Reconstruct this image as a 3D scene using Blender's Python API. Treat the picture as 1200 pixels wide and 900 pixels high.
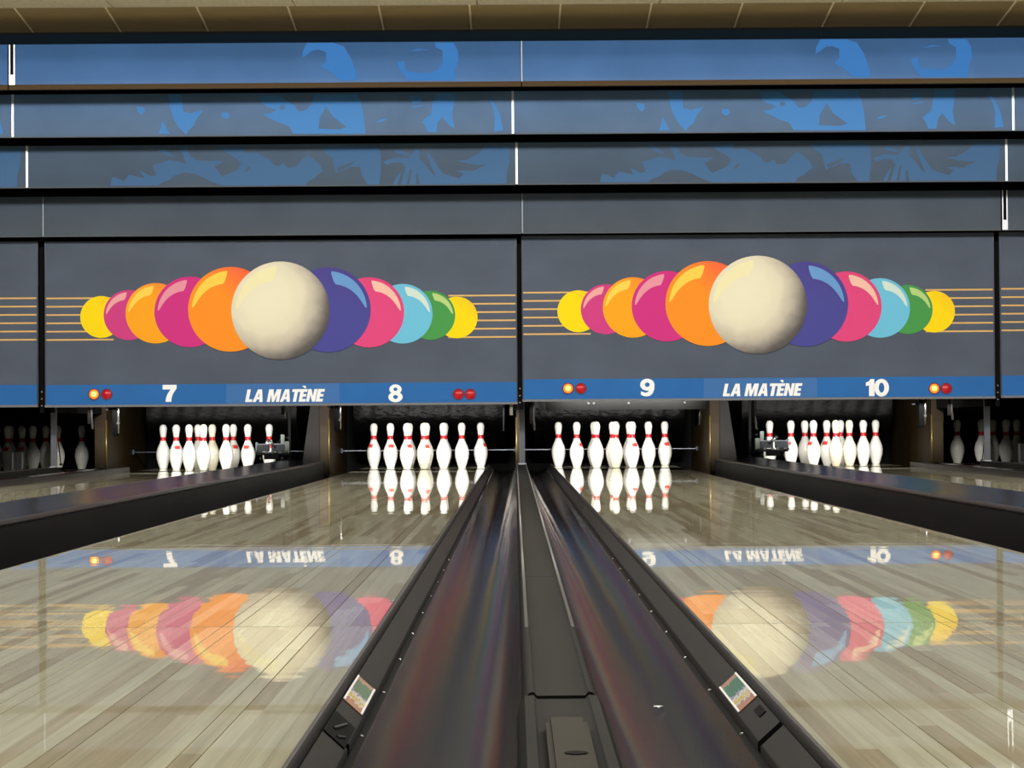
import bpy, bmesh, math, random
from mathutils import Matrix, Vector
random.seed(7)
R = math.radians
scene = bpy.context.scene
col = scene.collection
for o in list(bpy.data.objects):
    bpy.data.objects.remove(o)

# ------------------------------------------------------------------ camera
FPX, VX, VY, H, ROLL = 2669.0, 603.0, 498.8, 0.352, 0.0068
cam_d = bpy.data.cameras.new('camera')
cam_d.sensor_width = 36.0
cam_d.lens = FPX / 1200 * 36
cam_d.clip_start = 0.05
cam_d.clip_end = 200
cam = bpy.data.objects.new('camera', cam_d)
col.objects.link(cam)
pitch = math.atan((VY - 450) / FPX)
yaw = math.atan((VX - 600) / FPX)
cam.matrix_world = (Matrix.Translation((0, 0, H)) @ Matrix.Rotation(yaw, 4, 'Z')
                    @ Matrix.Rotation(R(90) + pitch, 4, 'X') @ Matrix.Rotation(-math.atan(ROLL), 4, 'Z'))
scene.camera = cam

# ------------------------------------------------------------------ world, lights, exposure
w = bpy.data.worlds.new('world')
scene.world = w
w.use_nodes = True
w.node_tree.nodes['Background'].inputs[0].default_value = (1.0, 0.97, 0.93, 1)
w.node_tree.nodes['Background'].inputs[1].default_value = 0.10
vs = scene.view_settings
vs.view_transform = 'Standard'
vs.look = 'None'
vs.gamma = 1
vs.use_curve_mapping = False
vs.exposure = 0.0


def area(name, loc, rot, sx, sy, power, color=(1, .965, .91), spread=0):
    l = bpy.data.lights.new(name, 'AREA')
    l.shape = 'RECTANGLE'
    l.size, l.size_y, l.energy, l.color = sx, sy, power, color
    if spread:
        l.spread = R(spread)
    o = bpy.data.objects.new(name, l)
    col.objects.link(o)
    o.location = loc
    o.rotation_euler = rot
    return o


CEIL = 3.125
for Y, p in ((2.0, 230), (6.0, 200), (10.0, 265)):
    area('ceiling_light_row', (0, Y, CEIL - .03), (0, 0, 0), 13, .5, p)
# ceiling spot row that washes the masking
area('masking_wash_row', (0, 11.6, CEIL - .12), (R(60), 0, 0), 13, .25, 322, (1, .98, .95))

# ------------------------------------------------------------------ helpers
def lin(c):
    return tuple(((v / 255) / 12.92 if v / 255 <= .04045 else ((v / 255 + .055) / 1.055) ** 2.4) for v in c) + (1,)


def px(x, y, Y):
    """point in the place at distance Y from the camera position that shows at photo pixel x, y"""
    yy = y + ROLL * (x - VX)
    return Vector(((x - VX) * Y / FPX, Y, H - (yy - VY) * Y / FPX))


MATS = {}


def mat(name, c, rough=.5, metal=0, spec=.5, coat=0, coat_r=.03, emit=None, estr=0, noise=None, bump=0, bscale=50):
    """plain principled material; noise = (amount, scale, stretch xyz) varies the colour"""
    if name in MATS:
        return MATS[name]
    m = bpy.data.materials.new(name)
    m.use_nodes = True
    nt = m.node_tree
    b = nt.nodes['Principled BSDF']
    b.inputs['Base Color'].default_value = lin(c)
    b.inputs['Roughness'].default_value = rough
    b.inputs['Metallic'].default_value = metal
    b.inputs['Specular IOR Level'].default_value = spec
    b.inputs['Coat Weight'].default_value = coat
    b.inputs['Coat Roughness'].default_value = coat_r
    if emit:
        b.inputs['Emission Color'].default_value = lin(emit)
        b.inputs['Emission Strength'].default_value = estr
    if noise or bump:
        tc = nt.nodes.new('ShaderNodeTexCoord')
        mp = nt.nodes.new('ShaderNodeMapping')
        nt.links.new(tc.outputs['Object'], mp.inputs[0])
        mp.inputs['Scale'].default_value = noise[2] if noise else (1, 1, 1)
        n = nt.nodes.new('ShaderNodeTexNoise')
        n.inputs['Scale'].default_value = noise[1] if noise else bscale
        n.inputs['Detail'].default_value = 6
        nt.links.new(mp.outputs[0], n.inputs['Vector'])
        if noise:
            r = nt.nodes.new('ShaderNodeMapRange')
            r.inputs['From Min'].default_value = .3
            r.inputs['From Max'].default_value = .7
            r.inputs['To Min'].default_value = 1 - noise[0]
            r.inputs['To Max'].default_value = 1 + noise[0]
            nt.links.new(n.outputs[0], r.inputs[0])
            h = nt.nodes.new('ShaderNodeHueSaturation')
            h.inputs['Color'].default_value = lin(c)
            nt.links.new(r.outputs[0], h.inputs['Value'])
            nt.links.new(h.outputs[0], b.inputs['Base Color'])
        if bump:
            bp = nt.nodes.new('ShaderNodeBump')
            bp.inputs['Strength'].default_value = 1
            bp.inputs['Distance'].default_value = bump
            nt.links.new(n.outputs[0], bp.inputs['Height'])
            nt.links.new(bp.outputs[0], b.inputs['Normal'])
    MATS[name] = m
    return m


class MB:
    """collects geometry for ONE mesh object"""
    def __init__(s):
        s.bm = bmesh.new()

    def box(s, x0, x1, y0, y1, z0, z1, bev=0):
        r = bmesh.ops.create_cube(s.bm, size=1)
        vv = r['verts']
        for v in vv:
            v.co = Vector((x0 + (v.co.x + .5) * (x1 - x0), y0 + (v.co.y + .5) * (y1 - y0), z0 + (v.co.z + .5) * (z1 - z0)))
        if bev:
            es = list({e for v in vv for e in v.link_edges})
            bmesh.ops.bevel(s.bm, geom=es, offset=bev, segments=2, affect='EDGES')
        return s

    def extrude(s, prof, y0, y1, closed=True):
        """profile [(x, z)] run along Y"""
        a = [s.bm.verts.new((x, y0, z)) for x, z in prof]
        b = [s.bm.verts.new((x, y1, z)) for x, z in prof]
        n = len(prof)
        for i in range(n if closed else n - 1):
            j = (i + 1) % n
            s.bm.faces.new((a[i], a[j], b[j], b[i]))
        if closed:
            for ring in (a, b):
                f = s.bm.faces.new(ring)
                f.normal_update()
                bmesh.ops.triangulate(s.bm, faces=[f])
        return s

    def poly(s, pts, y, t=.0008):
        """flat outline [(x, z)] facing the camera (-Y) at y, thickness t"""
        a = [s.bm.verts.new((x, y, z)) for x, z in pts]
        b = [s.bm.verts.new((x, y + t, z)) for x, z in pts]
        n = len(pts)
        for i in range(n):
            j = (i + 1) % n
            s.bm.faces.new((a[i], a[j], b[j], b[i]))
        f = s.bm.faces.new(a)
        f.normal_update()
        bmesh.ops.triangulate(s.bm, faces=[f])
        return s

    def ring(s, cx, cz, ro, ri, y, t=.0008, n=28):
        """flat ring with outer radii ro=(rx, rz) and inner radii ri"""
        vo, vi, bo = [], [], []
        for k in range(n):
            c, q = math.cos(2 * math.pi * k / n), math.sin(2 * math.pi * k / n)
            vo.append(s.bm.verts.new((cx + ro[0] * c, y, cz + ro[1] * q)))
            vi.append(s.bm.verts.new((cx + ri[0] * c, y, cz + ri[1] * q)))
            bo.append(s.bm.verts.new((cx + ro[0] * c, y + t, cz + ro[1] * q)))
        for k in range(n):
            j = (k + 1) % n
            s.bm.faces.new((vo[k], vo[j], vi[j], vi[k]))
            s.bm.faces.new((vo[k], vo[j], bo[j], bo[k]))
        return s

    def tube(s, p, q, r, n=10, r2=None):
        p, q = Vector(p), Vector(q)
        d = q - p
        m = Matrix.Translation((p + q) / 2) @ d.to_track_quat('Z', 'Y').to_matrix().to_4x4()
        bmesh.ops.create_cone(s.bm, cap_ends=True, segments=n, radius1=r, radius2=r if r2 is None else r2, depth=d.length, matrix=m)
        return s

    def lathe(s, prof, n=24):
        """profile [(r, z)] about Z"""
        rings = []
        for r, z in prof:
            if r < 1e-6:
                rings.append([s.bm.verts.new((0, 0, z))])
            else:
                rings.append([s.bm.verts.new((r * math.cos(2 * math.pi * k / n), r * math.sin(2 * math.pi * k / n), z)) for k in range(n)])
        for a, b in zip(rings, rings[1:]):
            for k in range(n):
                j = (k + 1) % n
                if len(a) == 1 and len(b) == 1:
                    continue
                if len(a) == 1:
                    s.bm.faces.new((a[0], b[j], b[k]))
                elif len(b) == 1:
                    s.bm.faces.new((a[k], a[j], b[0]))
                else:
                    s.bm.faces.new((a[k], a[j], b[j], b[k]))
        return s

    def mesh(s, name, m, smooth=False):
        bmesh.ops.recalc_face_normals(s.bm, faces=s.bm.faces)
        me = bpy.data.meshes.new(name)
        s.bm.to_mesh(me)
        s.bm.free()
        me.materials.append(m)
        if smooth:
            for p in me.polygons:
                p.use_smooth = True
        return me

    def build(s, name, m, parent=None, smooth=False, loc=None):
        return put(name, s.mesh(name, m, smooth), parent, loc)


def put(name, me, parent=None, loc=None):
    o = bpy.data.objects.new(name, me)
    col.objects.link(o)
    if loc is not None:
        o.location = loc
    if parent is not None:
        o.parent = parent
    return o


def tag(o, label, cat, group=None):
    o['label'] = label
    o['category'] = cat
    if group:
        o['group'] = group
    return o


def thing(name, label, cat, loc=(0, 0, 0), group=None):
    o = put(name, None, None, loc)
    return tag(o, label, cat, group)


def struct(o):
    o['kind'] = 'structure'
    return o


def smooth_sharp(o, ang=35):
    me = o.data
    for p in me.polygons:
        p.use_smooth = True
    try:
        me.set_sharp_from_angle(angle=R(ang))
    except Exception:
        pass
    return o


# ------------------------------------------------------------------ places
LANES = {6: -4.195, 7: -2.577, 8: -0.755, 9: 0.833, 10: 2.655, 11: 4.270}
LW = 1.0668
PIN1 = 18.85
LANE_END = 19.72
NARROW = {'left': -3.385, 'centre': 0.047, 'right': 3.455}        # middle of the thin dividers
WIDE = {'left': (-1.85, -1.55), 'right': (1.628, 1.928)}         # thick dividers between 7|8 and 9|10

# ------------------------------------------------------------------ materials
M_black = mat('matt_black', (9, 9, 10), .8, spec=.1)
M_pit = mat('pit_black', (12, 12, 12), .85, spec=.1)
M_divider = mat('divider_plastic', (34, 34, 32), .62, spec=.06, noise=(.18, 3, (6, .5, 6)))
M_wide = mat('divider_black', (27, 27, 29), .5, spec=.06, noise=(.25, 2, (5, .4, 5)))
M_widetop = mat('divider_top', (17, 17, 20), .2, spec=.14, noise=(.2, 2, (5, .4, 5)))
M_rail = mat('rail_plastic', (34, 33, 33), .55, spec=.1, noise=(.12, 3, (5, .5, 5)))
M_raillip = mat('rail_rubber', (12, 11, 11), .5)
M_steel = mat('grey_steel', (110, 113, 120), .45, metal=.6)
M_chrome = mat('bright_metal', (190, 190, 190), .22, metal=.9)
M_darkmetal = mat('dark_metal', (45, 50, 58), .4, metal=.6)
M_white = mat('print_white', (250, 250, 250), .5, spec=.2)
M_trimlight = mat('aluminium_trim', (205, 208, 214), .35, metal=.4)
M_trimbounce = mat('bounce_brown', (70, 55, 34), .6, spec=.1)  # beige bounce light on the top tier's lower edge, put into the colour


def lane_material():
    m = bpy.data.materials.new('lane_wood')
    m.use_nodes = True
    nt = m.node_tree
    N, L = nt.nodes.new, nt.links.new
    b = nt.nodes['Principled BSDF']
    b.inputs['Roughness'].default_value = .45
    b.inputs['Specular IOR Level'].default_value = 0
    b.inputs['Coat Weight'].default_value = 1
    b.inputs['Coat Roughness'].default_value = .018
    b.inputs['Coat IOR'].default_value = 1.5
    oi = N('ShaderNodeObjectInfo')
    geo = N('ShaderNodeNewGeometry')
    sep = N('ShaderNodeSeparateXYZ')
    L(geo.outputs['Position'], sep.inputs[0])

    def math_(op, a, c):
        n = N('ShaderNodeMath')
        n.operation = op
        for i, v in enumerate((a, c)):
            if isinstance(v, (int, float)):
                n.inputs[i].default_value = v
            else:
                L(v, n.inputs[i])
        return n.outputs[0]
    # each strip is a row of short staves: random tone per stave
    off = math_('MULTIPLY', oi.outputs['Random'], 7.3)
    yy = math_('ADD', math_('DIVIDE', sep.outputs['Y'], 1.15), off)
    cell = math_('FLOOR', yy, 0)
    wn = N('ShaderNodeTexWhiteNoise')
    wn.noise_dimensions = '2D'
    cmb = N('ShaderNodeCombineXYZ')
    L(cell, cmb.inputs[0])
    L(math_('MULTIPLY', oi.outputs['Random'], 91.7), cmb.inputs[1])
    L(cmb.outputs[0], wn.inputs['Vector'])
    ramp = N('ShaderNodeValToRGB')
    e = ramp.color_ramp
    e.elements[0].position, e.elements[0].color = 0, lin((178, 168, 140))
    e.elements[1].position, e.elements[1].color = 1, lin((213, 210, 184))
    for p, c in ((.22, (186, 176, 148)), (.4, (201, 196, 169)), (.7, (207, 205, 178))):
        k = e.elements.new(p)
        k.color = lin(c)
    L(wn.outputs['Value'], ramp.inputs[0])
    # grain
    mp = N('ShaderNodeMapping')
    mp.inputs['Scale'].default_value = (90, 2.2, 1)
    L(geo.outputs['Position'], mp.inputs[0])
    g = N('ShaderNodeTexNoise')
    g.inputs['Scale'].default_value = 1
    g.inputs['Detail'].default_value = 5
    L(mp.outputs[0], g.inputs['Vector'])
    mr = N('ShaderNodeMapRange')
    mr.inputs['From Min'].default_value = .3
    mr.inputs['From Max'].default_value = .7
    mr.inputs['To Min'].default_value = .86
    mr.inputs['To Max'].default_value = 1.1
    L(g.outputs[0], mr.inputs[0])
    hs = N('ShaderNodeHueSaturation')
    L(ramp.outputs[0], hs.inputs['Color'])
    L(mr.outputs[0], hs.inputs['Value'])
    L(hs.outputs[0], b.inputs['Base Color'])
    # faint cross waves in the lacquer
    mp2 = N('ShaderNodeMapping')
    mp2.inputs['Scale'].default_value = (1.6, 4.6, 1)
    L(geo.outputs['Position'], mp2.inputs[0])
    g2 = N('ShaderNodeTexNoise')
    g2.inputs['Scale'].default_value = 1
    g2.inputs['Detail'].default_value = 2
    L(mp2.outputs[0], g2.inputs['Vector'])
    bp = N('ShaderNodeBump')
    bp.inputs['Strength'].default_value = 1
    bp.inputs['Distance'].default_value = .00024
    L(g2.outputs[0], bp.inputs['Height'])
    L(bp.outputs[0], b.inputs['Coat Normal'])
    return m


def gutter_material():
    m = bpy.data.materials.new('gutter_plastic')
    m.use_nodes = True
    nt = m.node_tree
    N, L = nt.nodes.new, nt.links.new
    b = nt.nodes['Principled BSDF']
    b.inputs['Roughness'].default_value = .2
    b.inputs['Specular IOR Level'].default_value = .05
    geo = N('ShaderNodeNewGeometry')
    sy = N('ShaderNodeSeparateXYZ')
    L(geo.outputs['Position'], sy.inputs[0])
    mr = N('ShaderNodeMapRange')
    mr.inputs['From Min'].default_value = 3.5
    mr.inputs['From Max'].default_value = 9
    mr.inputs['To Min'].default_value = .235
    mr.inputs['To Max'].default_value = .1
    L(sy.outputs['Y'], mr.inputs[0])
    L(mr.outputs[0], b.inputs['Roughness'])
    mp = N('ShaderNodeMapping')
    mp.inputs['Scale'].default_value = (26, .22, 6)
    L(geo.outputs['Position'], mp.inputs[0])
    n = N('ShaderNodeTexNoise')
    n.inputs['Scale'].default_value = 1
    n.inputs['Detail'].default_value = 3
    L(mp.outputs[0], n.inputs['Vector'])
    r = N('ShaderNodeValToRGB')
    e = r.color_ramp
    e.elements[0].position, e.elements[0].color = .3, lin((14, 15, 17))
    e.elements[1].position, e.elements[1].color = .75, lin((50, 46, 36))
    for p, c in ((.42, (16, 17, 19)), (.5, (20, 19, 20)), (.57, (40, 20, 19)), (.63, (24, 23, 22))):
        k = e.elements.new(p)
        k.color = lin(c)
    L(n.outputs[0], r.inputs[0])
    L(r.outputs[0], b.inputs['Base Color'])
    n2 = N('ShaderNodeTexNoise')
    n2.inputs['Scale'].default_value = 1
    mp2 = N('ShaderNodeMapping')
    mp2.inputs['Scale'].default_value = (9, 2.0, 9)
    L(geo.outputs['Position'], mp2.inputs[0])
    L(mp2.outputs[0], n2.inputs['Vector'])
    bp = N('ShaderNodeBump')
    bp.inputs['Distance'].default_value = .0022
    bp.inputs['Strength'].default_value = 1
    L(n2.outputs[0], bp.inputs['Height'])
    L(bp.outputs[0], b.inputs['Normal'])
    return m


def gold_material():
    return mat('kickback_varnish', (44, 33, 11), .5, spec=.2, noise=(.3, 2.5, (6, 3, 1.0)))


M_wood = lane_material()
M_gutter = gutter_material()
M_gold = gold_material()
M_joint_dark = mat('deck_joint_dark', (26, 24, 20), .7, spec=.1)
M_seam = mat('lane_joint', (46, 38, 32), .8)

# ------------------------------------------------------------------ setting
struct(MB().box(-9, 9, -1, 21.4, -.34, -.26).build('floor', M_black))
struct(MB().box(-9, 9, 21.0, 21.2, -.26, 1.75).build('wall_back', M_pit))
struct(MB().box(-9, 9, 16.5, 21.2, 1.66, 1.75).build('ceiling_pit', M_pit))
struct(MB().box(-9, 9, 16.42, 16.5, 1.62, 3.3).build('wall_masking_backing', M_black))
for s, nm in ((-1, 'left'), (1, 'right')):
    struct(MB().box(min(s * 5.6, s * 5.7), max(s * 5.6, s * 5.7), 16.5, 21.2, -.26, 1.66).build('wall_pit_' + nm, M_pit))

for nm, X in NARROW.items():  # added baffles that keep pin-deck lamp light off the unlit racks
    struct(MB().box(X - .012, X + .012, 16.6, 18.6, .47, 1.66).build('added_light_baffle_' + nm, M_pit))

# ceiling: one row of tiles rising from the masking, then a lighter flat ceiling of ribbed tiles
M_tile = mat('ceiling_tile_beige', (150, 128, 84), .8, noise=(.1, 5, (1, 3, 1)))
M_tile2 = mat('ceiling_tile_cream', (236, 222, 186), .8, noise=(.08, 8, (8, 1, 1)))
M_joint = mat('ceiling_joint', (226, 208, 166), .7)
ceil = struct(MB().box(-9, 9, -2, 14.97, CEIL + .02, CEIL + .08).build('ceiling', M_joint))
T = .6
za, zb = px(603, 33, 15.55).z, CEIL
tile_prof = [(14.965, zb), (15.55, za), (15.56, za + .03), (14.965, zb + .03)]


def tile_mesh():
    bm = bmesh.new()
    hw = T / 2 - .0065
    a = [bm.verts.new((-hw, y, z)) for y, z in tile_prof]
    b = [bm.verts.new((hw, y, z)) for y, z in tile_prof]
    n = len(tile_prof)
    for i in range(n):
        j = (i + 1) % n
        bm.faces.new((a[i], a[j], b[j], b[i]))
    bm.faces.new(a)
    bm.faces.new(b)
    bmesh.ops.recalc_face_normals(bm, faces=bm.faces)
    me = bpy.data.meshes.new('ceiling_tile')
    bm.to_mesh(me)
    bm.free()
    me.materials.append(M_tile)
    return me


tm = tile_mesh()
jb = bmesh.new()
jv = [jb.verts.new(c) for c in ((-.006, 14.965, zb - .002), (.006, 14.965, zb - .002), (.006, 15.55, za - .002), (-.006, 15.55, za - .002),
                                (-.006, 14.965, zb + .02), (.006, 14.965, zb + .02), (.006, 15.55, za + .02), (-.006, 15.55, za + .02))]
for q in ((0, 1, 2, 3), (4, 5, 6, 7), (0, 1, 5, 4), (1, 2, 6, 5), (2, 3, 7, 6), (3, 0, 4, 7)):
    jb.faces.new([jv[i] for i in q])
bmesh.ops.recalc_face_normals(jb, faces=jb.faces)
js = bpy.data.meshes.new('joint_strip')
jb.to_mesh(js)
jb.free()
js.materials.append(M_joint)
x_first = px(555, 33, 15.55).x
for k in range(-11, 11):
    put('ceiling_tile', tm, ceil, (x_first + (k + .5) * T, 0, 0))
    put('joint_strip', js, ceil, (x_first + k * T, 0, 0))
MB().box(-9, 9, 14.97, 15.6, CEIL + .02, CEIL + .08).build('tile_backing', M_joint, ceil)
tm2 = MB().box(-T + .004, T - .004, -T / 2 + .004, T / 2 - .004, CEIL, CEIL + .02).mesh('ceiling_tile', M_tile2)
for j in range(2):
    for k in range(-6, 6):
        put('ceiling_tile', tm2, ceil, (x_first + (2 * k + 1) * T + .05, 14.66 - j * T, 0))

# ------------------------------------------------------------------ lanes
BW = .0254
NB = 42
Y_SPLIT = 4.08


SLOPE = [(-2, 0), (2.3, 0), (3.4, .0046), (5.0, .0026), (6.2, 0), (40, 0)]


def lane_dip(y):
    """the first lane section is not perfectly level: integrate its slope from the far end"""
    z, yy = 0, 6.2
    while yy > y:
        for (a, ka), (b, kb) in zip(SLOPE, SLOPE[1:]):
            if a <= yy < b:
                z -= (ka + (kb - ka) * (yy - a) / (b - a)) * .02
                break
        yy -= .02
    return z


def board_mesh(left, right, y0, y1):
    g0 = .0009 if left else .00012
    g1 = .0009 if right else .00012
    bm = bmesh.new()
    ys = [y0] + [y for y in [2.1 + .1 * k for k in range(42)] if y0 + .02 < y < y1 - .02] + [y1]
    rows = []
    for y in ys:
        z = lane_dip(y)
        rows.append([bm.verts.new((x, y, zz)) for x, zz in ((-BW / 2 + g0, -.03), (-BW / 2 + g0, z), (BW / 2 - g1, z), (BW / 2 - g1, -.03))])
    for a, b in zip(rows, rows[1:]):
        for i in range(4):
            f = bm.faces.new((a[i], a[(i + 1) % 4], b[(i + 1) % 4], b[i]))
    bm.faces.new(rows[0])
    bm.faces.new(rows[-1])
    bmesh.ops.recalc_face_normals(bm, faces=bm.faces)
    me = bpy.data.meshes.new('board')
    bm.to_mesh(me)
    bm.free()
    me.materials.append(M_wood)
    for p in me.polygons:
        p.use_smooth = True
    me.set_sharp_from_angle(angle=R(30))
    return me


BM = {(l, r, k): board_mesh(l, r, *((-.6, Y_SPLIT - .0035) if k == 0 else (Y_SPLIT + .0035, LANE_END)))
      for l in (0, 1) for r in (0, 1) for k in (0, 1)}
SEAMS = {i for j in range(1, 8) for i in (6 * j - (1 if j == 7 else 0), 6 * j + 1)}
LANE_LABEL = {6: 'dim polished wooden lane at the far left edge, mostly hidden',
              7: 'polished wooden lane half hidden behind the broad left divider',
              8: 'large polished wooden lane filling the lower left, beside the middle gutters',
              9: 'large polished wooden lane filling the lower right, beside the middle gutters',
              10: 'polished wooden lane half hidden behind the broad right divider',
              11: 'dim polished wooden lane at the far right edge, mostly hidden'}
for n, X in LANES.items():
    t = thing('bowling_lane', LANE_LABEL[n], 'bowling lane', (X, 0, 0), 'bowling lanes')
    MB().box(-LW / 2 + .004, LW / 2 - .004, -.6, LANE_END - .002, -.07, -.0306).build('lane_base', M_seam, t)
    for i in range(NB):
        x = -LW / 2 + (i + .5) * BW
        for k in (0, 1):
            put('board', BM[(int(i in SEAMS), int(i + 1 in SEAMS), k)], t, (x, 0, 0))
    MB().box(-LW / 2, LW / 2, 18.40, 18.66, -.001, .0004).build('deck_joint', M_joint_dark, t)
    MB().box(-LW / 2, LW / 2, LANE_END + .001, LANE_END + .02, -.07, -.002).build('tail_plank', mat('tail_edge', (120, 110, 90), .4), t)

# ------------------------------------------------------------------ thin dividers with their gutters and bumper rails
def mirror(prof, s):
    return [(x * s, z) for x, z in prof]


DIV_Z = .070
GUT = [(.030, .031), (.042, .031), (.046, .018), (.054, -.006), (.070, -.026), (.096, -.037), (.126, -.037),
       (.154, -.027), (.176, -.014), (.189, -.001), (.196, .007), (.199, .006)]
gut_under = [(.199, -.07), (.030, -.07)]
CAPP = [(-.041, .0315), (-.0415, .046), (-.039, .060), (-.034, DIV_Z - .001), (-.029, DIV_Z), (-.0255, DIV_Z - .004),
        (.0255, DIV_Z - .004), (.029, DIV_Z), (.034, DIV_Z - .001), (.039, .060), (.0415, .046), (.041, .0315)]
END_Y = 16.74
side_word = {'left': 'between lanes 6 and 7 at the left', 'centre': 'running up the middle between lanes 8 and 9',
             'right': 'between lanes 10 and 11 at the right'}
lane_of = {('left', -1): 6, ('left', 1): 7, ('centre', -1): 8, ('centre', 1): 9, ('right', -1): 10, ('right', 1): 11}


def sticker_material():
    m = bpy.data.materials.new('card_print')
    m.use_nodes = True
    nt = m.node_tree
    N, L = nt.nodes.new, nt.links.new
    b = nt.nodes['Principled BSDF']
    b.inputs['Roughness'].default_value = .25
    tc = N('ShaderNodeTexCoord')
    sp = N('ShaderNodeSeparateXYZ')
    L(tc.outputs['Generated'], sp.inputs[0])
    r = N('ShaderNodeValToRGB')
    r.color_ramp.interpolation = 'CONSTANT'
    e = r.color_ramp
    e.elements[0].position, e.elements[0].color = 0, lin((190, 140, 110))
    e.elements[1].position, e.elements[1].color = .16, lin((222, 214, 205))
    for p, c in ((.24, (214, 196, 90)), (.32, (225, 222, 218)), (.42, (150, 160, 170)), (.5, (70, 130, 100)), (.88, (190, 150, 125))):
        e.elements.new(p).color = lin(c)
    n = N('ShaderNodeTexNoise')
    n.inputs['Scale'].default_value = 9
    L(tc.outputs['Generated'], n.inputs['Vector'])
    ma = N('ShaderNodeMath')
    ma.operation = 'MULTIPLY_ADD'
    ma.inputs[1].default_value = .35
    ma.inputs[2].default_value = -.17
    L(n.outputs[0], ma.inputs[0])
    ad = N('ShaderNodeMath')
    ad.operation = 'ADD'
    L(ma.outputs[0], ad.inputs[0])
    L(sp.outputs['Y'], ad.inputs[1])
    L(ad.outputs[0], r.inputs[0])
    L(r.outputs[0], b.inputs['Base Color'])
    return m


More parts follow.
